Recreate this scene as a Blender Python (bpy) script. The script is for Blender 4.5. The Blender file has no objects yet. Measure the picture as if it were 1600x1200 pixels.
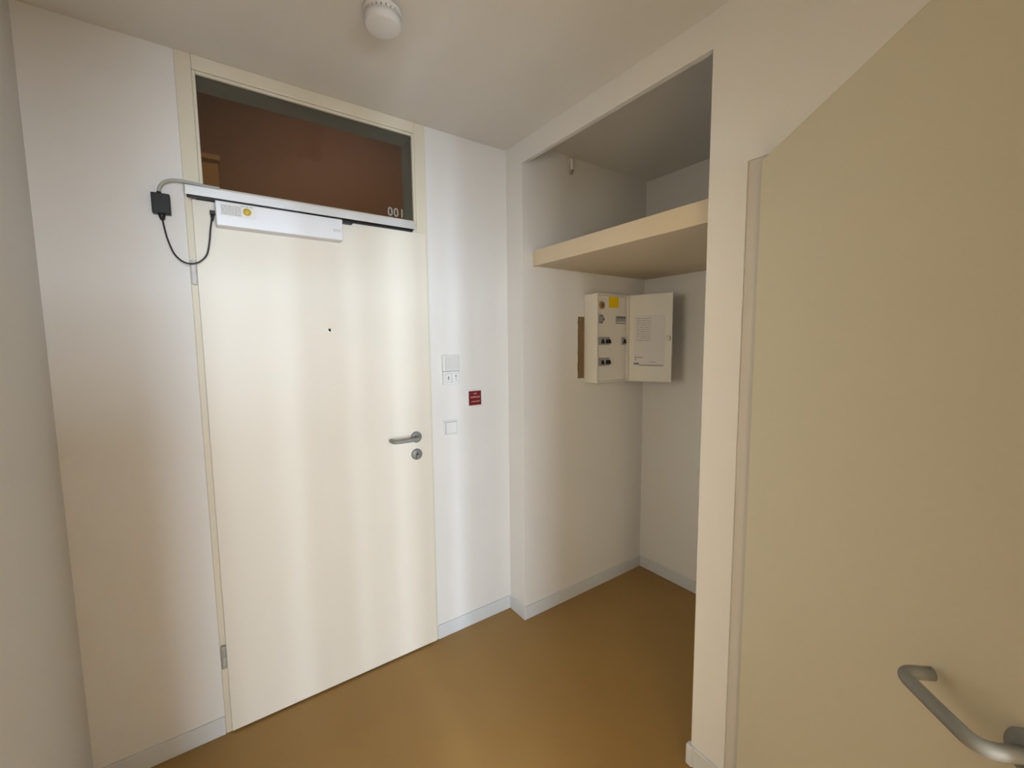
import bpy, bmesh, math, random
from mathutils import Matrix, Vector
random.seed(4)
SC = bpy.context.scene
COL = SC.collection

# ------------------------------------------------------------------ camera, world, light, exposure
cam_d = bpy.data.cameras.new('camera')
cam = bpy.data.objects.new('camera', cam_d)
COL.objects.link(cam)
cam_d.sensor_fit = 'HORIZONTAL'
cam_d.sensor_width = 36.0
cam_d.lens = 662.5 / 1600.0 * 36.0
cam_d.clip_start = 0.02
_r = Vector((0.81633497, -0.57749362, -0.00991614))
_u = Vector((0.06147923, 0.06980942, 0.99566407))
_f = Vector((0.57429741, 0.81340504, -0.09249173))
_m = Matrix((_r, _u, -_f)).transposed().to_4x4()
_m.translation = Vector((-1.2998, -1.8762, 1.4821))
cam.matrix_world = _m
SC.camera = cam

SC.view_settings.view_transform = 'Standard'
SC.view_settings.look = 'None'
SC.view_settings.gamma = 1.0
SC.view_settings.use_curve_mapping = False
SC.view_settings.exposure = 0.0

W = bpy.data.worlds.new('world')
SC.world = W
W.use_nodes = True
bg = W.node_tree.nodes['Background']
bg.inputs[0].default_value = (0.72, 0.82, 1.0, 1)
bg.inputs[1].default_value = 1.0

YW = -6.0                                     # window wall of the room behind the camera
# bays of that window: x from, x to, brightness (unseen; layout and brightness shaped for the light bands)
BAYS = [(-3.158, -2.809, 300.0), (-2.114, -1.473, 150.0), (-1.420, -1.170, 250.0), (-1.085, -0.899, 250.0), (-0.800, -0.585, 330.0)]
WZ0, WZ1 = 0.47, 2.30
WINDOWS = [(a, b) for a, b, c in BAYS]
for wx0, wx1, day in BAYS:
    ld = bpy.data.lights.new('daylight', 'AREA')
    ld.shape = 'RECTANGLE'
    ld.size, ld.size_y = wx1 - wx0, WZ1 - WZ0
    ld.energy = 1.03 * day * (wx1 - wx0) * (WZ1 - WZ0)
    ld.color = (0.72, 0.86, 1.0)
    lo = bpy.data.objects.new('daylight', ld)
    COL.objects.link(lo)
    lo.location = ((wx0 + wx1) / 2, YW - 0.005, (WZ0 + WZ1) / 2)
    lo.rotation_euler = (math.radians(90), 0, 0)

# warm fill light added behind an unseen opening in the left wall
ld = bpy.data.lights.new('left_fill', 'AREA')
ld.shape = 'RECTANGLE'
ld.size, ld.size_y = 1.4, 1.2
ld.energy = 36
ld.color = (1.0, 0.87, 0.62)
lo = bpy.data.objects.new('left_fill', ld)
COL.objects.link(lo)
lo.location = (-3.43, -1.4, 1.6)
lo.rotation_euler = (math.radians(90), 0, math.radians(-90))

# ------------------------------------------------------------------ measures
H = 2.473            # ceiling
XL = -1.708          # left wall
S = 0.138            # depth of the wall stub left of the niche
XB = 0.962           # niche back wall
P = 1.114            # pier edge (y = -P)
ZT = 2.370           # underside of the lintel
FX0, FX1 = -1.343, -0.450     # entrance frame, outer
LX0, LX1 = -1.323, -0.464     # entrance leaf
ZL = 1.990           # leaf top
YB = -2.40           # wall behind the camera
DX0, DX1 = -1.60, -0.612       # doorway in it

# ------------------------------------------------------------------ materials
def mat(name, col, rough=0.6, spec=0.4, metal=0.0, bump=0.0, bscale=300.0, var=0.0, vscale=6.0, var2=None):
    m = bpy.data.materials.new(name)
    m.use_nodes = True
    nt = m.node_tree
    b = nt.nodes['Principled BSDF']
    b.inputs['Base Color'].default_value = (*col, 1)
    b.inputs['Roughness'].default_value = rough
    b.inputs['Metallic'].default_value = metal
    b.inputs['Specular IOR Level'].default_value = spec
    if bump or var:
        tc = nt.nodes.new('ShaderNodeNewGeometry')
    if var:
        n = nt.nodes.new('ShaderNodeTexNoise')
        n.inputs['Scale'].default_value = vscale
        n.inputs['Detail'].default_value = 5
        nt.links.new(tc.outputs['Position'], n.inputs['Vector'])
        mx = nt.nodes.new('ShaderNodeMix')
        mx.data_type = 'RGBA'
        c2 = var2 or tuple(c * (1 - var) for c in col)
        mx.inputs[6].default_value = (*col, 1)
        mx.inputs[7].default_value = (*c2, 1)
        nt.links.new(n.outputs['Fac'], mx.inputs[0])
        nt.links.new(mx.outputs[2], b.inputs['Base Color'])
    if bump:
        n2 = nt.nodes.new('ShaderNodeTexNoise')
        n2.inputs['Scale'].default_value = bscale
        n2.inputs['Detail'].default_value = 3
        nt.links.new(tc.outputs['Position'], n2.inputs['Vector'])
        bp = nt.nodes.new('ShaderNodeBump')
        bp.inputs['Strength'].default_value = bump
        bp.inputs['Distance'].default_value = 0.002
        nt.links.new(n2.outputs['Fac'], bp.inputs['Height'])
        nt.links.new(bp.outputs['Normal'], b.inputs['Normal'])
    return m

M = {}
M['wall'] = mat('wall_paint', (0.80, 0.785, 0.765), 0.85, 0.2, bump=0.25, bscale=220, var=0.03, vscale=3)
M['ceil'] = mat('ceiling_paint', (0.78, 0.76, 0.72), 0.9, 0.2, bump=0.15, bscale=180)
M['floor'] = mat('linoleum', (0.36, 0.215, 0.070), 0.42, 0.35, bump=0.08, bscale=60, var=0.1, vscale=5, var2=(0.325, 0.188, 0.056))
M['cream'] = mat('cream_lacquer', (0.77, 0.72, 0.63), 0.42, 0.4, bump=0.03, bscale=90)
M['cream2'] = mat('cream_wood_paint', (0.72, 0.65, 0.47), 0.5, 0.4, bump=0.04, bscale=90)
M['cream3'] = mat('cream_board_paint', (0.68, 0.58, 0.43), 0.6, 0.3, bump=0.05, bscale=120)
M['frame'] = mat('frame_lacquer', (0.72, 0.665, 0.54), 0.5, 0.4)
M['frame_shaded'] = mat('shaded_frame_paint', (0.64, 0.61, 0.57), 0.6, 0.3)  # grey carries the shade beside the open door's hinge edge
M['base'] = mat('baseboard_vinyl', (0.66, 0.68, 0.70), 0.55, 0.3)
M['alu'] = mat('brushed_aluminium', (0.70, 0.70, 0.71), 0.38, 0.5, metal=0.55, bump=0.05, bscale=400)
M['alu_light'] = mat('silver_lacquer', (0.78, 0.79, 0.82), 0.4, 0.5, metal=0.15)
M['black'] = mat('black_plastic', (0.012, 0.012, 0.013), 0.5, 0.4)
M['cable'] = mat('black_cable', (0.01, 0.01, 0.012), 0.45, 0.5)
M['conduit'] = mat('grey_conduit', (0.42, 0.41, 0.37), 0.6, 0.3)
M['grey_nylon'] = mat('grey_nylon', (0.235, 0.235, 0.215), 0.38, 0.45)
M['white'] = mat('white_plastic', (0.78, 0.78, 0.78), 0.4, 0.4)
M['white_warm'] = mat('white_sheet_metal', (0.77, 0.745, 0.69), 0.5, 0.3)
M['offwhite'] = mat('pale_grey_plastic', (0.66, 0.66, 0.65), 0.5, 0.4)
M['red'] = mat('red_plate', (0.17, 0.010, 0.014), 0.4, 0.5)
M['pink'] = mat('pale_lettering', (0.62, 0.36, 0.34), 0.6, 0.3)
M['yellow'] = mat('yellow_sticker', (0.80, 0.56, 0.0), 0.6, 0.3)
M['gold'] = mat('gold_seal', (0.66, 0.47, 0.05), 0.4, 0.5)
M['paper'] = mat('paper', (0.72, 0.70, 0.70), 0.8, 0.1)
M['ink'] = mat('grey_print', (0.30, 0.30, 0.30), 0.8, 0.1)
M['ink_soft'] = mat('pale_grey_print', (0.45, 0.44, 0.44), 0.8, 0.1)
M['teal'] = mat('teal_print', (0.10, 0.26, 0.32), 0.7, 0.2)
M['breaker'] = mat('breaker_grey', (0.34, 0.34, 0.35), 0.5, 0.3)
M['fuse_ring'] = mat('copper_ring', (0.42, 0.22, 0.10), 0.4, 0.5)
M['patch'] = mat('bare_plaster', (0.27, 0.19, 0.11), 0.9, 0.1, bump=0.6, bscale=150, var=0.3, vscale=60)
M['chrome'] = mat('chrome', (0.75, 0.75, 0.75), 0.15, 0.5, metal=1.0)
M['dark'] = mat('dark_gap', (0.02, 0.018, 0.015), 0.8, 0.1)
M['letter'] = mat('frosted_letters', (0.62, 0.62, 0.58), 0.7, 0.2)
M['reveal'] = mat('grey_reveal', (0.42, 0.41, 0.36), 0.7, 0.2)
M['brown'] = mat('brown_corridor_paint', (0.20, 0.095, 0.055), 0.8, 0.2, var=0.1, vscale=2)
M['orange'] = mat('orange_wood', (0.42, 0.20, 0.06), 0.6, 0.3, var=0.3, vscale=20)
M['room'] = mat('warm_bounce_paint', (0.80, 0.62, 0.41), 0.9, 0.2, bump=0.1)  # tan chosen so the unseen walls warm the bounced light

g = bpy.data.materials.new('clear_glass')
g.use_nodes = True
nt = g.node_tree
nt.nodes.remove(nt.nodes['Principled BSDF'])
out = nt.nodes['Material Output']
tr = nt.nodes.new('ShaderNodeBsdfTransparent')
tr.inputs[0].default_value = (0.88, 0.88, 0.86, 1)
gl = nt.nodes.new('ShaderNodeBsdfGlossy')
gl.inputs['Roughness'].default_value = 0.02
fr = nt.nodes.new('ShaderNodeFresnel')
fr.inputs[0].default_value = 1.5
ms = nt.nodes.new('ShaderNodeMixShader')
nt.links.new(fr.outputs[0], ms.inputs[0])
nt.links.new(tr.outputs[0], ms.inputs[1])
nt.links.new(gl.outputs[0], ms.inputs[2])
nt.links.new(ms.outputs[0], out.inputs[0])
M['glass'] = g

# ------------------------------------------------------------------ mesh helpers (all in world metres)
def box(bm, x0, x1, y0, y1, z0, z1, bev=0.0, seg=2, T=None):
    b = bmesh.new()
    vs = [b.verts.new((x, y, z)) for x in (x0, x1) for y in (y0, y1) for z in (z0, z1)]
    for q in ((0, 1, 3, 2), (4, 6, 7, 5), (0, 4, 5, 1), (2, 3, 7, 6), (0, 2, 6, 4), (1, 5, 7, 3)):
        b.faces.new([vs[i] for i in q])
    bmesh.ops.recalc_face_normals(b, faces=b.faces)
    if bev:
        bmesh.ops.bevel(b, geom=b.edges[:], offset=bev, segments=seg, affect='EDGES', profile=0.5)
    merge(bm, b, T)
    return bm

def merge(bm, b, T=None):
    if T is not None:
        bmesh.ops.transform(b, matrix=T, verts=b.verts)
    me = bpy.data.meshes.new('tmp')
    b.to_mesh(me)
    b.free()
    bm.from_mesh(me)
    bpy.data.meshes.remove(me)

def lathe(bm, prof, axis='Z', c=(0, 0, 0), n=40, T=None):
    """prof: list of (radius, height); height runs along the axis."""
    b = bmesh.new()
    rings = []
    for r, h in prof:
        if r < 1e-6:
            rings.append([b.verts.new((0, 0, h))])
        else:
            rings.append([b.verts.new((r * math.cos(2 * math.pi * i / n), r * math.sin(2 * math.pi * i / n), h)) for i in range(n)])
    for a, d in zip(rings, rings[1:]):
        for i in range(n):
            j = (i + 1) % n
            if len(a) == 1 and len(d) == 1:
                continue
            if len(a) == 1:
                b.faces.new((a[0], d[i], d[j]))
            elif len(d) == 1:
                b.faces.new((a[i], a[j], d[0]))
            else:
                b.faces.new((a[i], a[j], d[j], d[i]))
    for ring in (rings[0], rings[-1]):
        if len(ring) > 1:
            b.faces.new(ring)
    bmesh.ops.recalc_face_normals(b, faces=b.faces)
    for f in b.faces:
        f.smooth = True
    R = {'Z': Matrix.Identity(4), 'Y': Matrix.Rotation(math.pi / 2, 4, 'X'), 'X': Matrix.Rotation(math.pi / 2, 4, 'Y')}[axis]
    X = Matrix.Translation(c) @ R       # 'Y': height runs towards -y
    if T is not None:
        X = T @ X
    merge(bm, b, X)
    return bm

def spline(pts, n=8):
    out = []
    q = [Vector(p) for p in pts]
    q = [q[0] * 2 - q[1]] + q + [q[-1] * 2 - q[-2]]
    for i in range(1, len(q) - 2):
        for k in range(n):
            t = k / n
            a, b, c, d = q[i - 1:i + 3]
            out.append(0.5 * ((2 * b) + (c - a) * t + (2 * a - 5 * b + 4 * c - d) * t * t + (3 * b - a - 3 * c + d) * t ** 3))
    out.append(q[-2])
    return out

def tube(bm, pts, r, n=12, T=None, squash=None):
    b = bmesh.new()
    pts = [Vector(p) for p in pts]
    rad = r if isinstance(r, (list, tuple)) else [r] * len(pts)
    up = Vector((0.0, 0.0, 1.0))
    rings = []
    prev = None
    for i, p in enumerate(pts):
        d = (pts[min(i + 1, len(pts) - 1)] - pts[max(i - 1, 0)]).normalized()
        if prev is None:
            a = d.cross(up)
            if a.length < 0.1:
                a = d.cross(Vector((1, 0, 0)))
        else:
            a = prev - d * prev.dot(d)
        a.normalize()
        prev = a
        c = d.cross(a)
        sq = squash or 1.0
        rings.append([b.verts.new(p + (a * math.cos(2 * math.pi * k / n) + c * sq * math.sin(2 * math.pi * k / n)) * rad[i]) for k in range(n)])
    for u, v in zip(rings, rings[1:]):
        for k in range(n):
            b.faces.new((u[k], u[(k + 1) % n], v[(k + 1) % n], v[k]))
    b.faces.new(rings[0][::-1])
    b.faces.new(rings[-1])
    bmesh.ops.recalc_face_normals(b, faces=b.faces)
    for f in b.faces:
        f.smooth = True
    merge(bm, b, T)
    return bm

def rounded(pts, rad, n=6):
    """polyline with its inner corners rounded"""
    q = [Vector(p) for p in pts]
    o = [q[0]]
    for a, b, c in zip(q, q[1:], q[2:]):
        u, w = (a - b), (c - b)
        k = min(rad, u.length * 0.49, w.length * 0.49)
        s, e = b + u.normalized() * k, b + w.normalized() * k
        for i in range(n + 1):
            t = i / n
            o.append(s * (1 - t) ** 2 + b * 2 * t * (1 - t) + e * t * t)
    o.append(q[-1])
    return o

WPOS = {}
def obj(name, bm, m, parent=None, smooth=False):
    xs = [v.co for v in bm.verts]
    lo = Vector((min(v.x for v in xs), min(v.y for v in xs), min(v.z for v in xs)))
    hi = Vector((max(v.x for v in xs), max(v.y for v in xs), max(v.z for v in xs)))
    org = Vector(((lo.x + hi.x) / 2, (lo.y + hi.y) / 2, lo.z))
    bmesh.ops.translate(bm, vec=-org, verts=bm.verts)
    me = bpy.data.meshes.new(name)
    bm.to_mesh(me)
    bm.free()
    me.materials.append(M[m])
    o = bpy.data.objects.new(name, me)
    COL.objects.link(o)
    o.location = org - (WPOS[parent.name] if parent else Vector())
    if parent:
        o.parent = parent
    WPOS[o.name] = org
    return o

def tag(o, label=None, cat=None, kind=None, group=None):
    if label:
        o['label'] = label
    if cat:
        o['category'] = cat
    if kind:
        o['kind'] = kind
    if group:
        o['group'] = group
    return o

def thing(name, loc, label, cat, kind=None, group=None):
    e = bpy.data.objects.new(name, None)
    COL.objects.link(e)
    e.empty_display_size = 0.05
    e.location = loc
    WPOS[e.name] = Vector(loc)
    return tag(e, label, cat, kind, group)

def B(*a, **k):
    return box(bmesh.new(), *a, **k)

def struct(name, bm, m, label, cat):
    return tag(obj(name, bm, m), label, cat, 'structure')

# ------------------------------------------------------------------ room shell
struct('floor', B(-4.0, 2.2, -6.2, 2.2, -0.08, 0.0), 'floor', 'brown linoleum floor of the entrance hall', 'floor')
struct('ceiling', B(-4.0, 2.2, -6.2, 0.0, H, H + 0.1), 'ceil', 'off-white painted ceiling of the entrance hall', 'ceiling')

bm = bmesh.new()
box(bm, -3.6, FX0 + 0.004, 0.0, 0.14, 0, H)
box(bm, FX1 - 0.004, 0.2, 0.0, 0.14, 0, H)
box(bm, 0.2, 2.2, 0.0, 0.14, 0, H)
struct('wall_front', bm, 'wall', 'white wall around the cream entrance door', 'wall')

KY0, KY1 = -1.40, -0.80      # unseen opening added for the fill light, outside the picture
bm = bmesh.new()
box(bm, XL - 0.1, XL, YB, KY0, 0, H)
box(bm, XL - 0.1, XL, KY1, 0.0, 0, H)
box(bm, XL - 0.1, XL, KY0, KY1, 1.97, H)
struct('wall_left', bm, 'wall', 'white wall at the left edge of the hall', 'wall')

# right wall: stub, niche, lintel, pier, wall over the second doorway
RD0, RD1 = -1.270, -2.145     # second doorway (y)
wr = thing('wall_right', (0, -1.2, 0), 'white wall on the right with the shelf niche in it', 'wall', 'structure')
obj('stub_wall', B(0.0, XB + 0.1, -S, 0.0, 0, H), 'wall', wr)
obj('niche_back_wall', B(XB, XB + 0.1, -P, -S, 0, H), 'wall', wr)
obj('lintel', B(0.0, 0.022, -P, -S, ZT, H), 'wall', wr)
bm = bmesh.new()
box(bm, -0.004, 0.10, RD0 + 0.040, -P, 0, H)
box(bm, 0.10, XB + 0.1, RD0, -P, 0, H)
obj('pier', bm, 'wall', wr)
bm = bmesh.new()
box(bm, -0.004, 0.10, RD1 - 0.040, RD0 + 0.040, 2.002, H)
box(bm, -0.004, 0.10, YB, RD1 - 0.040, 0, H)
obj('doorway_wall', bm, 'wall', wr)
bm = bmesh.new()
box(bm, 1.3, 1.4, YB, RD0, 0, H)
box(bm, 0.10, 1.3, YB - 0.1, YB, 0, H)
struct('wall_side_room', bm, 'room', 'wall of the side room behind the opened cream door', 'wall')

# the room behind the camera, with the window that lights the hall
bm = bmesh.new()
box(bm, XL - 0.1, DX0, YB - 0.12, YB, 0, H)
box(bm, DX1, 0.10, YB - 0.12, YB, 0, H)
box(bm, DX0, DX1, YB - 0.12, YB, 1.955, H)
struct('wall_back', bm, 'room', 'tan wall with the doorway behind the viewer', 'wall')
bm = bmesh.new()
box(bm, -3.5, -3.4, YW, -2.1, 0, H)
box(bm, -3.5, -3.4, -0.7, 0.0, 0, H)
box(bm, -3.5, -3.4, -2.1, -0.7, 0, 1.0)
box(bm, -3.5, -3.4, -2.1, -0.7, 2.2, H)
box(bm, 1.4, 1.5, YW, YB, 0, H)
box(bm, -3.5, XL - 0.1, YB - 0.12, YB, 0, H)
box(bm, 0.10, 1.5, YB - 0.22, YB - 0.1, 0, H)
struct('wall_room', bm, 'room', 'tan walls of the living room behind the viewer', 'wall')
bm = bmesh.new()
xs = [-3.5] + [v for w in WINDOWS for v in w] + [1.5]
box(bm, -3.5, 1.5, YW - 0.1, YW, 0, WZ0)
box(bm, -3.5, 1.5, YW - 0.1, YW, WZ1, H)
for a, b_ in zip(xs[0::2], xs[1::2]):
    box(bm, a, b_, YW - 0.1, YW, WZ0, WZ1)
struct('wall_window', bm, 'room', 'window wall of the living room behind the viewer', 'wall')
# unseen shadow partition added to cast the soft bands
bm = bmesh.new()
box(bm, -1.505, -1.016, -3.28, -3.19, 0, 1.764)
box(bm, -1.600, -1.512, -2.52, -2.40, 0, 1.45)
box(bm, -0.843, -0.813, -2.70, -2.55, 0, 1.978)
struct('shadow_blocker', bm, 'room', 'added unseen partition in the room behind the viewer', 'blocker')

# corridor outside the entrance door
bm = bmesh.new()
box(bm, -3.6, 2.2, 1.7, 1.8, 0, 3.4)
box(bm, -3.7, -3.6, 0.14, 1.8, 0, 3.4)
box(bm, 2.2, 2.3, 0.14, 1.8, 0, 3.4)
box(bm, -3.6, 2.2, 0.02, 0.14, H, 3.4)
box(bm, -3.6, 2.2, 0.02, 1.8, 3.4, 3.5)
struct('wall_corridor', bm, 'brown', 'dim brown corridor seen through the glass above the door', 'wall')
wp = thing('wooden_panel', (-1.6, 1.6, 0), 'orange-brown wooden panel seen low left through the transom glass', 'panel')
obj('board', B(-2.10, -1.19, 1.55, 1.695, 0.0, 2.68), 'orange', wp)
obj('top_edge', B(-2.12, -1.18, 1.53, 1.695, 2.68, 2.71), 'orange', wp)
ld = bpy.data.lights.new('corridor_fill', 'AREA')  # unseen fill light added to brighten the corridor walls
ld.shape = 'RECTANGLE'
ld.size, ld.size_y = 0.9, 0.2
ld.energy = 11
ld.color = (1.0, 0.86, 0.68)
lo = bpy.data.objects.new('corridor_fill', ld)
COL.objects.link(lo)
lo.location = (-0.4, 0.9, 3.35)

# ------------------------------------------------------------------ entrance frame (trim_1) and transom (window_1)
t1 = thing('trim_1', ((FX0 + FX1) / 2, 0.03, 0), 'cream steel frame around the entrance door and its transom', 'door frame', 'structure')
fy0, fy1 = -0.006, 0.135
obj('jamb', B(FX0, FX0 + 0.046, fy0, fy1, 0, H, bev=0.003), 'frame', t1)
obj('jamb', B(FX1 - 0.052, FX1, fy0, fy1, 0, H, bev=0.003), 'frame', t1)
obj('head', B(FX0 + 0.046, FX1 - 0.052, fy0, fy1, 2.425, H, bev=0.003), 'frame', t1)
obj('transom_bar', B(FX0 + 0.046, FX1 - 0.052, fy0, fy1, 1.975, 2.036, bev=0.003), 'frame', t1)
gx0, gx1, gz0, gz1 = FX0 + 0.046, FX1 - 0.052, 2.036, 2.425

w1 = thing('window_1', ((gx0 + gx1) / 2, 0.01, gz0), 'dark glass transom above the entrance door', 'window', 'structure')
for nm, a in (('glazing_bead', (gx0, gx0 + 0.010, 0.0, 0.012, gz0, gz1)), ('glazing_bead', (gx1 - 0.010, gx1, -0.003, 0.012, gz0, gz1)),
              ('glazing_bead', (gx0 + 0.010, gx1 - 0.010, 0.0, 0.012, gz1 - 0.010, gz1)), ('glazing_bead', (gx0 + 0.010, gx1 - 0.010, 0.0, 0.012, gz0, gz0 + 0.010))):
    obj(nm, B(*a, bev=0.002), 'frame', w1)
obj('pane', B(gx0 + 0.004, gx1 - 0.004, 0.014, 0.018, gz0 + 0.004, gz1 - 0.004), 'glass', w1)
bm = bmesh.new()
for a in ((gx0, gx0 + 0.006, gz0, gz1), (gx1 - 0.006, gx1, gz0, gz1)):
    box(bm, a[0], a[1], 0.020, 0.134, a[2], a[3])
box(bm, gx0 + 0.006, gx1 - 0.006, 0.020, 0.134, gz1 - 0.006, gz1)
box(bm, gx0 + 0.006, gx1 - 0.006, 0.020, 0.134, gz0, gz0 + 0.006)
obj('reveal', bm, 'reveal', w1)
# door number glued to the outer side of the glass, so it reads backwards from inside
cu = bpy.data.curves.new('number', 'FONT')
cu.body = '100'
cu.size = 0.052
cu.extrude = 0.0004
cu.offset = 0.0006
cu.space_character = 1.12
to = bpy.data.objects.new('number', cu)
COL.objects.link(to)
bpy.context.view_layer.update()
me = bpy.data.meshes.new_from_object(to.evaluated_get(bpy.context.evaluated_depsgraph_get()))
bpy.data.objects.remove(to)
bm = bmesh.new()
bm.from_mesh(me)
mnx = min(v.co.x for v in bm.verts)
mxx = max(v.co.x for v in bm.verts)
sx = 0.068 / (mxx - mnx)
for v in bm.verts:
    v.co = Vector((-0.557 - (v.co.x - mnx) * sx, 0.0192 + v.co.z, 2.058 + v.co.y))
bmesh.ops.recalc_face_normals(bm, faces=bm.faces)
tag(obj('door_number', bm, 'letter', w1), 'frosted number 100 seen from behind')

# ------------------------------------------------------------------ handles
def lever(parent, T, z, s, direction, mname='grey_nylon'):
    """round rose and U-shaped lever; T maps (along, -outward, up) to the world; the lever points to -along * direction."""
    bm = bmesh.new()
    lathe(bm, [(0.0262, 0.0), (0.0262, 0.006), (0.0245, 0.0085), (0.012, 0.0095), (0.0, 0.0095)], 'Y', (s, 0, z), 36, T)
    h = obj('handle_rose', bm, mname, parent)
    bm = bmesh.new()
    L = 0.122 * direction
    path = rounded([(s, -0.006, z), (s, -0.054, z), (s - L, -0.054, z), (s - L, -0.014, z)], 0.024, 8)
    n = len(path)
    tube(bm, path, [0.0093] * n, 16, T)
    lathe(bm, [(0.0093, 0), (0.0080, 0.005), (0.0, 0.006)], 'Y', (s - L, -0.012, z), 16, T @ Matrix.Translation((0, -0.0, 0)))
    obj('handle_lever', bm, mname, parent)
    return h

def key_rose(parent, T, z, s):
    bm = bmesh.new()
    lathe(bm, [(0.0262, 0.0), (0.0262, 0.006), (0.0245, 0.0085), (0.0, 0.0088)], 'Y', (s, 0, z), 36, T)
    k = obj('key_rose', bm, 'grey_nylon', parent)
    bm = bmesh.new()
    lathe(bm, [(0.0086, 0.0), (0.0086, 0.0105), (0.0, 0.0105)], 'Y', (s, 0, z + 0.004), 24, T)
    box(bm, s - 0.0048, s + 0.0048, -0.0105, 0, z - 0.019, z + 0.004, T=T)
    obj('lock_cylinder', bm, 'grey_nylon', k)
    bm = bmesh.new()
    box(bm, s - 0.001, s + 0.001, -0.0112, -0.0100, z - 0.002, z + 0.010, T=T)
    box(bm, s - 0.0052, s - 0.0036, -0.0112, -0.0080, z - 0.019, z + 0.003, T=T)
    obj('key_slot', bm, 'dark', k)

# ------------------------------------------------------------------ entrance door (door_1)
LY = -0.018
d1 = thing('door_1', ((LX0 + LX1) / 2, 0, 0), 'closed cream entrance door with a peephole and grey lever handle', 'door', 'structure')
bm = bmesh.new()
box(bm, LX0, LX1, LY, -0.0065, 0.008, ZL, bev=0.002)
box(bm, LX0 + 0.026, LX1 - 0.042, -0.0065, 0.024, 0.008, ZL - 0.018)
obj('leaf', bm, 'cream', d1)
T1 = Matrix.Translation((0, LY, 0))
lever(d1, T1, 1.056, -0.541, 1)
key_rose(d1, T1, 0.974, -0.541)
bm = bmesh.new()
lathe(bm, [(0.0085, 0), (0.0085, 0.003), (0.006, 0.0045), (0.0055, 0.002)], 'Y', (-0.899, LY, 1.548), 24)
ph = obj('peephole', bm, 'chrome', d1)
bm = bmesh.new()
lathe(bm, [(0.0050, 0), (0.0050, 0.0028), (0.0, 0.0036)], 'Y', (-0.899, LY, 1.548), 20)
obj('lens', bm, 'dark', ph)
for z0, z1, mn in ((1.700, 1.785, 'offwhite'), (0.272, 0.362, 'conduit')):
    bm = bmesh.new()
    lathe(bm, [(0.0, 0.0), (0.0075, 0.0015), (0.0085, 0.003), (0.0085, (z1 - z0) / 2 - 0.001), (0.0075, (z1 - z0) / 2), (0.0085, (z1 - z0) / 2 + 0.001),
               (0.0085, z1 - z0 - 0.003), (0.0075, z1 - z0 - 0.0015), (0.0, z1 - z0)], 'Z', (LX0 - 0.009, LY + 0.001, z0), 20)
    obj('hinge', bm, mn, d1)

# ------------------------------------------------------------------ door closer
dc = thing('door_closer', (-1.05, -0.03, 1.90), 'silver overhead door closer with guide rail across the door top', 'door closer')
hs = obj('housing', B(-1.258, -0.842, -0.070, LY, 1.902, 1.984, bev=0.003), 'alu_light', dc)
obj('badge', B(-0.878, -0.850, -0.0708, -0.0698, 1.933, 1.943), 'offwhite', hs)
st = obj('approval_sticker', B(-1.246, -1.140, -0.0706, -0.0698, 1.936, 1.980), 'white', dc)
bm = bmesh.new()
for k in range(6):
    zz = 1.972 - k * 0.0056
    x = -1.242
    while x < -1.186:
        w = random.uniform(0.004, 0.011)
        box(bm, x, min(x + w, -1.184), -0.0710, -0.0704, zz - 0.0030, zz)
        x += w + random.uniform(0.001, 0.002)
for k in range(3):
    box(bm, -1.184 + k * 0.013, -1.174 + k * 0.013, -0.0710, -0.0704, 1.974, 1.977)
obj('print', bm, 'ink_soft', st)
bm = bmesh.new()
lathe(bm, [(0.0125, 0), (0.0125, 0.0012), (0.0, 0.0012)], 'Y', (-1.166, -0.0700, 1.958), 32)
obj('gold_seal', bm, 'gold', st)
bm = bmesh.new()
box(bm, -1.341, -0.520, -0.040, -0.0062, 1.998, 2.031, bev=0.003)
gr = obj('guide_rail', bm, 'alu', dc)
obj('rail_slot', B(-1.335, -0.530, -0.0385, -0.012, 1.9955, 1.9982), 'dark', gr)
obj('seal', B(-1.31, -0.53, -0.026, -0.0185, 1.9895, 1.9955), 'black', dc)
bm = bmesh.new()
tube(bm, [(-0.985, -0.045, 1.984), (-0.985, -0.045, 1.9905)], 0.010, 14)
box(bm, -1.33, -0.975, -0.052, -0.040, 1.9875, 1.9935, bev=0.001)
obj('arm', bm, 'black', dc)
bm = bmesh.new()
box(bm, -0.845, -0.795, -0.045, LY, 1.980, 1.9895, bev=0.001)
obj('arm_pivot', bm, 'black', dc)

# ------------------------------------------------------------------ power supply with cable and conduit
ps = thing('power_supply', (-1.405, 0.0, 1.92), 'small black power supply box with looped cable beside the door frame', 'power supply')
obj('box', B(-1.430, -1.381, -0.030, 0.0, 1.926, 1.991, bev=0.003), 'black', ps)
bm = bmesh.new()
tube(bm, [(-1.406, -0.016, 1.928), (-1.406, -0.016, 1.920), (-1.4055, -0.016, 1.908)], [0.011, 0.0095, 0.006], 14)
obj('cable_gland', bm, 'black', ps)
bm = bmesh.new()
tube(bm, [(-1.410, -0.016, 1.989), (-1.409, -0.016, 1.995), (-1.409, -0.016, 1.999)], [0.008, 0.007, 0.005], 14)
obj('cable_gland', bm, 'black', ps)
bm = bmesh.new()
pts = spline([(-1.4055, -0.016, 1.910), (-1.402, -0.018, 1.880), (-1.396, -0.020, 1.845), (-1.382, -0.024, 1.800), (-1.362, -0.030, 1.776), (-1.338, -0.036, 1.768),
              (-1.312, -0.038, 1.778), (-1.291, -0.038, 1.805), (-1.281, -0.038, 1.850), (-1.276, -0.038, 1.890), (-1.270, -0.038, 1.925), (-1.268, -0.038, 1.938)], 8)
tube(bm, pts, 0.0026, 10)
obj('cable', bm, 'cable', ps)
bm = bmesh.new()
box(bm, -1.2745, -1.2595, -0.044, -0.032, 1.942, 1.955, bev=0.001)
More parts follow.
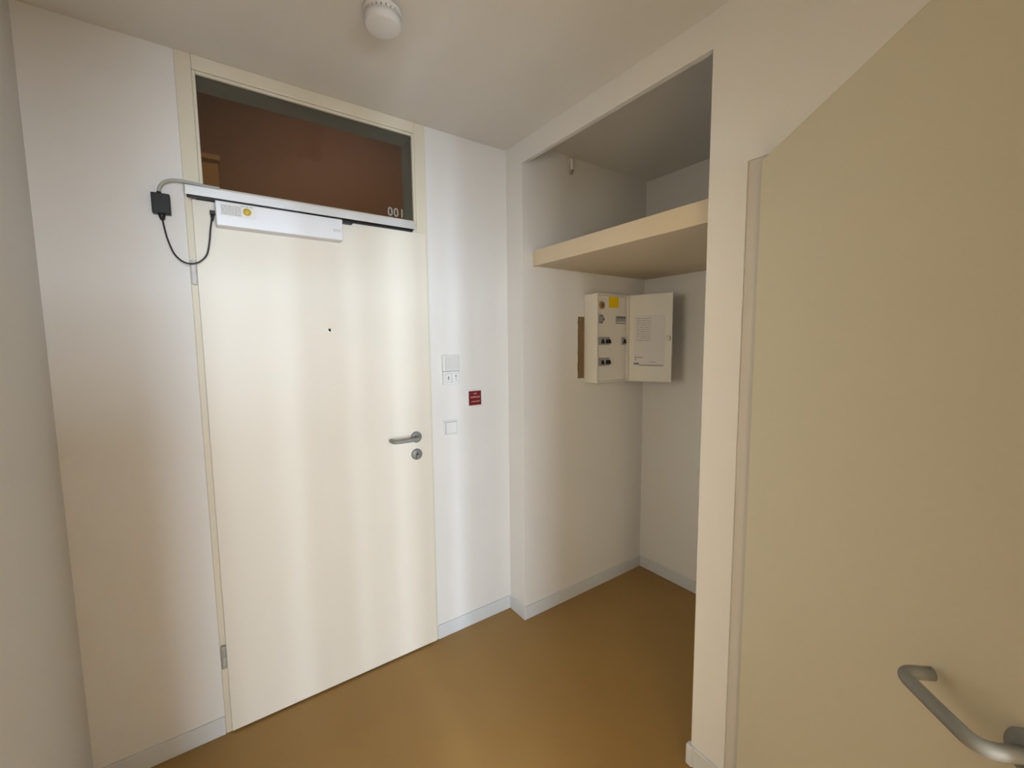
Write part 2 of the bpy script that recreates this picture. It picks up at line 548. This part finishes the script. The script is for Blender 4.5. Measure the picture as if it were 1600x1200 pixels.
tube(bm, [(-1.2675, -0.038, 1.945), (-1.268, -0.038, 1.932), (-1.2690, -0.038, 1.920)], [0.0062, 0.0048, 0.0030], 12)
obj('connector', bm, 'black', ps)
bm = bmesh.new()
pts = spline([(-1.409, -0.016, 1.997), (-1.406, -0.017, 2.012), (-1.394, -0.020, 2.029), (-1.372, -0.022, 2.0395), (-1.345, -0.023, 2.0415), (-1.315, -0.024, 2.0395),
              (-1.28, -0.024, 2.038), (-1.24, -0.024, 2.0375)], 10)
rr = [0.0050 + (0.0004 if i % 2 else 0) for i in range(len(pts))]
tube(bm, pts, rr, 12)
tag(obj('conduit', bm, 'conduit', ps), 'bent grey corrugated conduit')

# ------------------------------------------------------------------ wall plates right of the door
it = thing('intercom', (-0.347, 0, 1.29), 'white door intercom with two buttons beside the entrance door', 'intercom')
obj('speaker_module', B(-0.393, -0.302, -0.021, 0, 1.357, 1.434, bev=0.003), 'white', it)
obj('face_panel', B(-0.386, -0.306, -0.0225, -0.020, 1.363, 1.429, bev=0.001), 'offwhite', it)
obj('button_module', B(-0.391, -0.302, -0.019, 0, 1.291, 1.355, bev=0.003), 'white', it)
for k, x in enumerate((-0.384, -0.344)):
    obj('button_gap', B(x - 0.0012, x + 0.0352, -0.0195, -0.018, 1.3008, 1.3462), 'ink_soft', it)
    bt = obj('button', B(x, x + 0.034, -0.0215, -0.018, 1.302, 1.345, bev=0.0015), 'white', it)
    bm = bmesh.new()
    if k == 0:      # bell sign
        lathe(bm, [(0.0042, 0), (0.0042, 0.0006), (0.0, 0.0006)], 'Y', (x + 0.017, -0.0213, 1.326), 16)
        box(bm, x + 0.0115, x + 0.0225, -0.0219, -0.0213, 1.317, 1.320)
        box(bm, x + 0.0160, x + 0.0180, -0.0219, -0.0213, 1.312, 1.334)
    else:           # key sign
        lathe(bm, [(0.0045, 0), (0.0045, 0.0006), (0.0, 0.0006)], 'Y', (x + 0.017, -0.0213, 1.332), 16)
        box(bm, x + 0.0160, x + 0.0180, -0.0219, -0.0213, 1.310, 1.330)
        box(bm, x + 0.0180, x + 0.0210, -0.0219, -0.0213, 1.311, 1.3135)
    obj('symbol', bm, 'ink', bt)

rs = thing('red_sign', (-0.213, 0, 1.17), 'square dark red plate with pale lettering in white frame on wall', 'sign')
obj('surround', B(-0.256, -0.170, -0.006, 0, 1.168, 1.256, bev=0.002), 'white', rs)
obj('red_plate', B(-0.2485, -0.1765, -0.0085, -0.005, 1.1755, 1.2485, bev=0.001), 'red', rs)
bm = bmesh.new()
for z, h, x0, x1 in ((1.236, 0.007, -0.222, -0.203), (1.2185, 0.008, -0.239, -0.186), (1.1955, 0.006, -0.235, -0.190)):
    x = x0
    while x < x1:
        w = random.uniform(0.0018, 0.0032)
        hh = h * random.choice((0.65, 0.7, 1.0))
        box(bm, x, x + w, -0.0090, -0.0083, z - h / 2, z - h / 2 + hh)
        x += w + 0.0009
obj('lettering', bm, 'pink', rs)

ls = thing('light_switch', (-0.353, 0, 1.038), 'single white rocker light switch below the intercom', 'switch')
obj('surround', B(-0.390, -0.316, -0.009, 0, 1.0385, 1.1135, bev=0.003), 'white', ls)
obj('rocker', B(-0.3815, -0.3245, -0.0145, -0.008, 1.0475, 1.1045, bev=0.002), 'white', ls)
bm = bmesh.new()
box(bm, -0.3835, -0.3225, -0.0098, -0.0088, 1.0455, 1.1065)
obj('gap', bm, 'ink', ls)

# ------------------------------------------------------------------ niche: shelf, bare strip, fuse box, hook
sh = thing('niche_shelf', (0.5, -0.62, 1.878), 'thick cream shelf board high in the niche', 'shelf')
obj('board', B(0.085, XB, -P, -S, 1.880, 1.953), 'cream3', sh)
obj('front_edge', B(0.065, 0.085, -P, -S, 1.878, 1.955, bev=0.002), 'cream3', sh)

bm = bmesh.new()
n = 22
zz = [1.288 + (1.634 - 1.288) * i / n for i in range(n + 1)]
lft = [0.381 + random.uniform(-0.0018, 0.0018) for _ in zz]
vf, vb = [], []
for z, x in zip(zz, lft):
    vf.append((bm.verts.new((x, -S - 0.0012, z)), bm.verts.new((0.4305, -S - 0.0012, z))))
    vb.append((bm.verts.new((x, -S + 0.001, z)), bm.verts.new((0.4305, -S + 0.001, z))))
for i in range(n):
    bm.faces.new((vf[i][0], vf[i][1], vf[i + 1][1], vf[i + 1][0]))
    bm.faces.new((vf[i][0], vf[i + 1][0], vb[i + 1][0], vb[i][0]))
    bm.faces.new((vf[i][1], vb[i][1], vb[i + 1][1], vf[i + 1][1]))
bm.faces.new((vf[0][0], vb[0][0], vb[0][1], vf[0][1]))
bm.faces.new((vf[-1][0], vf[-1][1], vb[-1][1], vb[-1][0]))
bmesh.ops.recalc_face_normals(bm, faces=bm.faces)
tag(obj('bare_strip', bm, 'patch'), 'narrow brown unpainted strip of wall left of the fuse box', 'wall patch')

FY = -S - 0.100
BX0, BX1, BZ0, BZ1 = 0.4305, 0.690, 1.264, 1.757
fb = thing('fuse_box', (0.56, -S, BZ0), 'open white fuse box mounted on the niche wall', 'fuse box')
bm = bmesh.new()
box(bm, BX0, BX1, FY + 0.012, -S, BZ0, BZ1, bev=0.004)
for a in ((BX0, BX0 + 0.008, BZ0, BZ1), (BX1 - 0.008, BX1, BZ0, BZ1), (BX0 + 0.008, BX1 - 0.008, BZ0, BZ0 + 0.008), (BX0 + 0.008, BX1 - 0.008, BZ1 - 0.008, BZ1)):
    box(bm, a[0], a[1], FY, FY + 0.014, a[2], a[3], bev=0.002)
obj('housing', bm, 'white_warm', fb)
FP = FY + 0.008
obj('cover_plate', B(BX0 + 0.010, BX1 - 0.010, FP, FP + 0.006, BZ0 + 0.010, BZ1 - 0.010, bev=0.001), 'white_warm', fb)
bm = bmesh.new()
lathe(bm, [(0.0215, 0), (0.0215, 0.003), (0.013, 0.0035), (0.012, 0.003)], 'Y', (0.4745, FP, 1.694), 28)
fu = obj('fuse_cap', bm, 'fuse_ring', fb)
bm = bmesh.new()
lathe(bm, [(0.011, 0), (0.011, 0.005), (0.0, 0.006)], 'Y', (0.4745, FP, 1.694), 20)
obj('fuse_window', bm, 'patch', fu)
obj('yellow_sticker', B(0.531, 0.612, FP - 0.001, FP, 1.683, 1.743), 'yellow', fb)
# half octagonal socket at the left
bm = bmesh.new()
sec = [(0.449, 1.594), (0.474, 1.594), (0.486, 1.606), (0.494, 1.6175), (0.486, 1.629), (0.474, 1.641), (0.449, 1.641)]
f0 = [bm.verts.new((x, FP, z)) for x, z in sec]
f1 = [bm.verts.new((x, FP - 0.006, z)) for x, z in sec]
bm.faces.new(f1)
bm.faces.new(f0[::-1])
for i in range(len(sec)):
    j = (i + 1) % len(sec)
    bm.faces.new((f0[i], f0[j], f1[j], f1[i]))
bmesh.ops.recalc_face_normals(bm, faces=bm.faces)
so = obj('socket', bm, 'breaker', fb)
bm = bmesh.new()
for x, z in ((0.466, 1.637), (0.484, 1.6175), (0.466, 1.598)):
    lathe(bm, [(0.0035, 0), (0.0035, 0.001), (0.0, 0.001)], 'Y', (x, FP - 0.006, z), 12)
obj('socket_hole', bm, 'dark', so)
tb = obj('terminal_block', B(0.590, 0.668, FP - 0.006, FP, 1.594, 1.637, bev=0.001), 'breaker', fb)
bm = bmesh.new()
for k in range(4):
    lathe(bm, [(0.0042, 0), (0.0042, 0.001), (0.0, 0.001)], 'Y', (0.601 + k * 0.018, FP - 0.006, 1.630), 12)
obj('terminal_screw', bm, 'dark', tb)
obj('terminal_label', B(0.592, 0.666, FP - 0.0066, FP - 0.0058, 1.600, 1.607), 'offwhite', tb)
def breaker(x0, x1, z0, z1, toggles):
    br = obj('breaker', B(x0, x1, FP - 0.008, FP, z0, z1, bev=0.001), 'breaker', fb)
    for tx in toggles:
        bm = bmesh.new()
        zc = (z0 + z1) / 2 - 0.004
        pr = [(tx - 0.0085, zc - 0.008), (tx + 0.0085, zc - 0.008), (tx + 0.0022, zc + 0.014), (tx - 0.0022, zc + 0.014)]
        a = [bm.verts.new((x, FP - 0.008, z)) for x, z in pr]
        b = [bm.verts.new((x, FP - 0.019, z - 0.002)) for x, z in pr]
        bm.faces.new(b)
        bm.faces.new(a[::-1])
        for i in range(4):
            j = (i + 1) % 4
            bm.faces.new((a[i], a[j], b[j], b[i]))
        bmesh.ops.recalc_face_normals(bm, faces=bm.faces)
        obj('toggle', bm, 'black', br)
breaker(0.451, 0.533, 1.475, 1.519, (0.472, 0.508, 0.526))
breaker(0.638, 0.664, 1.475, 1.519, (0.654,))
breaker(0.451, 0.533, 1.359, 1.404, (0.472, 0.508, 0.526))
# opened lid, hinged at the right front edge
th = math.radians(-70)
TD = Matrix.Translation((BX1 + 0.003, FY - 0.001, 0)) @ Matrix.Rotation(th, 4, 'Z')
lw = 0.246
bm = bmesh.new()
box(bm, 0.0, lw, 0.0, 0.004, BZ0, BZ1, bev=0.001, T=TD)
for a in ((0.0, 0.004, BZ0, BZ1), (lw - 0.004, lw, BZ0, BZ1), (0.004, lw - 0.004, BZ0, BZ0 + 0.004), (0.004, lw - 0.004, BZ1 - 0.004, BZ1)):
    box(bm, a[0], a[1], -0.012, 0.001, a[2], a[3], bev=0.001, T=TD)
lid = obj('lid', bm, 'white_warm', fb)
bm = bmesh.new()
lathe(bm, [(0.014, 0.0), (0.014, 0.010), (0.010, 0.013), (0.0, 0.013)], 'Y', (lw - 0.022, 0, 1.508), 20, TD)
obj('latch', bm, 'white_warm', lid)
obj('circuit_list', B(0.030, 0.205, -0.0012, 0.0, 1.352, 1.640, T=TD), 'paper', lid)
bm = bmesh.new()
for k in range(11):
    z = 1.625 - k * 0.0125
    x = 0.046
    while x < 0.125:
        w = random.uniform(0.008, 0.03)
        box(bm, x, min(x + w, 0.128), -0.0020, -0.0010, z - 0.0045, z, T=TD)
        x += w + 0.004
obj('list_print', bm, 'ink_soft', lid)
for x0, x1, z0, z1 in ((0.040, 0.044, 1.383, 1.408), (0.048, 0.085, 1.400, 1.404), (0.065, 0.200, 1.354, 1.360), (0.120, 0.160, 1.374, 1.377)):
    obj('list_rule', B(x0, x1, -0.0020, -0.0010, z0, z1, T=TD), 'ink', lid)
obj('list_logo', B(0.032, 0.064, -0.0021, -0.0010, 1.360, 1.370, T=TD), 'teal', lid)
for z in (BZ0 + 0.05, BZ1 - 0.08):
    bm = bmesh.new()
    tube(bm, [(BX1 + 0.001, FY - 0.001, z), (BX1 + 0.001, FY - 0.001, z + 0.035)], 0.003, 10)
    obj('lid_hinge', bm, 'white_warm', fb)

hk = thing('ceiling_hook', (0.318, -S, 2.37), 'small white hook at the top of the niche wall', 'hook')
bm = bmesh.new()
tube(bm, rounded([(0.318, -S, 2.452), (0.318, -S - 0.016, 2.452), (0.318, -S - 0.018, 2.400)], 0.008), 0.0095, 14)
obj('shank', bm, 'white', hk)
bm = bmesh.new()
tube(bm, rounded([(0.318, -S - 0.018, 2.400), (0.318, -S - 0.018, 2.388), (0.318, -S - 0.010, 2.382)], 0.006), 0.0075, 12)
obj('tip', bm, 'ink', hk)
bm = bmesh.new()
lathe(bm, [(0.016, 0), (0.016, 0.003), (0.010, 0.005)], 'Y', (0.318, -S, 2.452), 20)
obj('base_plate', bm, 'white', hk)

# ------------------------------------------------------------------ smoke detector
dx, dy = -0.823, -0.552
sd = thing('smoke_detector', (dx, dy, H), 'round white smoke detector on the ceiling', 'smoke detector')
def flipz(bm):
    for v in bm.verts:
        v.co.z = 2 * H - v.co.z
    bmesh.ops.reverse_faces(bm, faces=bm.faces)
    return bm
obj('base', flipz(lathe(bmesh.new(), [(0.056, 0), (0.056, 0.010), (0.054, 0.012)], 'Z', (dx, dy, H), 48)), 'white', sd)
obj('slot_ring', flipz(lathe(bmesh.new(), [(0.050, 0.010), (0.050, 0.022)], 'Z', (dx, dy, H), 48)), 'ink', sd)
bm = bmesh.new()
for k in range(24):
    a = 2 * math.pi * k / 24
    box(bm, 0.0485, 0.0525, -0.0045, 0.0045, H + 0.011, H + 0.022, T=Matrix.Translation((dx, dy, 0)) @ Matrix.Rotation(a, 4, 'Z'))
obj('slot_ribs', flipz(bm), 'white', sd)
obj('cover', flipz(lathe(bmesh.new(), [(0.0535, 0.020), (0.0535, 0.034), (0.0525, 0.0445), (0.0505, 0.0475), (0.046, 0.0485), (0.0, 0.0490)], 'Z', (dx, dy, H), 48)), 'white', sd)

# ------------------------------------------------------------------ opened cream door on the right (door_2) and its frame
a = Vector((-0.014, -1.273))
tt = Vector((-0.6805, -0.7328))
mm = Vector((-0.7328, 0.6805))
T2 = Matrix(((tt.x, -mm.x, 0, a.x), (tt.y, -mm.y, 0, a.y), (0, 0, 1, 0), (0, 0, 0, 1)))   # (along, -outward, up)
d2 = thing('door_2', (a.x, a.y, 0), 'cream door standing half open at the right edge', 'door', 'structure')
obj('leaf', B(0.0, 0.86, 0.0, 0.040, 0.008, 1.987, bev=0.003, T=T2), 'cream2', d2)
bm = bmesh.new()
lever(d2, T2, 1.004, 0.795, 1)
bm.free()
key_rose(d2, T2, 0.922, 0.795)
for z in (0.27, 1.70):
    bm = bmesh.new()
    lathe(bm, [(0.0, 0.0), (0.008, 0.002), (0.008, 0.083), (0.0, 0.085)], 'Z', (-0.006, 0.020, z), 16, T2)
    obj('hinge', bm, 'frame', d2)
t2 = thing('trim_2', (0, (RD0 + RD1) / 2, 0), 'white frame of the doorway behind the half-open door', 'door frame', 'structure')
obj('jamb', B(0.003, 0.112, RD0 - 0.012, RD0 + 0.040, 0, 2.002), 'frame_shaded', t2)
obj('jamb', B(0.003, 0.112, RD1 - 0.040, RD1 + 0.012, 0, 2.002), 'frame_shaded', t2)
obj('head', B(0.003, 0.112, RD1 + 0.012, RD0 - 0.012, 1.990, 2.002), 'frame_shaded', t2)

# ------------------------------------------------------------------ baseboards
BH, BT = 0.072, 0.009
def skirting(name, x0, x1, y0, y1, label):
    struct(name, B(x0, x1, y0, y1, 0, BH, bev=0.003), 'base', label, 'baseboard')
skirting('baseboard_front_left', XL, FX0, -BT, 0.0, 'pale grey baseboard left of the entrance door')
skirting('baseboard_front_right', FX1, 0.0, -BT, 0.0, 'pale grey baseboard between the entrance door and the niche')
skirting('baseboard_stub', -BT, 0.0, -S - BT, -BT, 'short pale grey baseboard on the wall stub before the niche')
skirting('baseboard_niche_side', 0.0, XB, -S - BT, -S, 'pale grey baseboard under the fuse box')
skirting('baseboard_niche_back', XB - BT, XB, -P, -S - BT, 'pale grey baseboard on the niche back wall')
bm = bmesh.new()
box(bm, -0.004 - BT, -0.004, RD0 + 0.042, -P + BT, 0, BH, bev=0.003)
box(bm, -0.004, 0.5, -P, -P + BT, 0, BH, bev=0.003)
box(bm, -0.018, 0.006, -P - 0.012, -P + 0.013, 0, BH + 0.003, bev=0.004)
struct('baseboard_pier', bm, 'base', 'pale grey baseboard with corner cap at the foot of the pier', 'baseboard')
skirting('baseboard_left', XL, XL + BT, KY1, -BT, 'pale grey baseboard along the left wall')
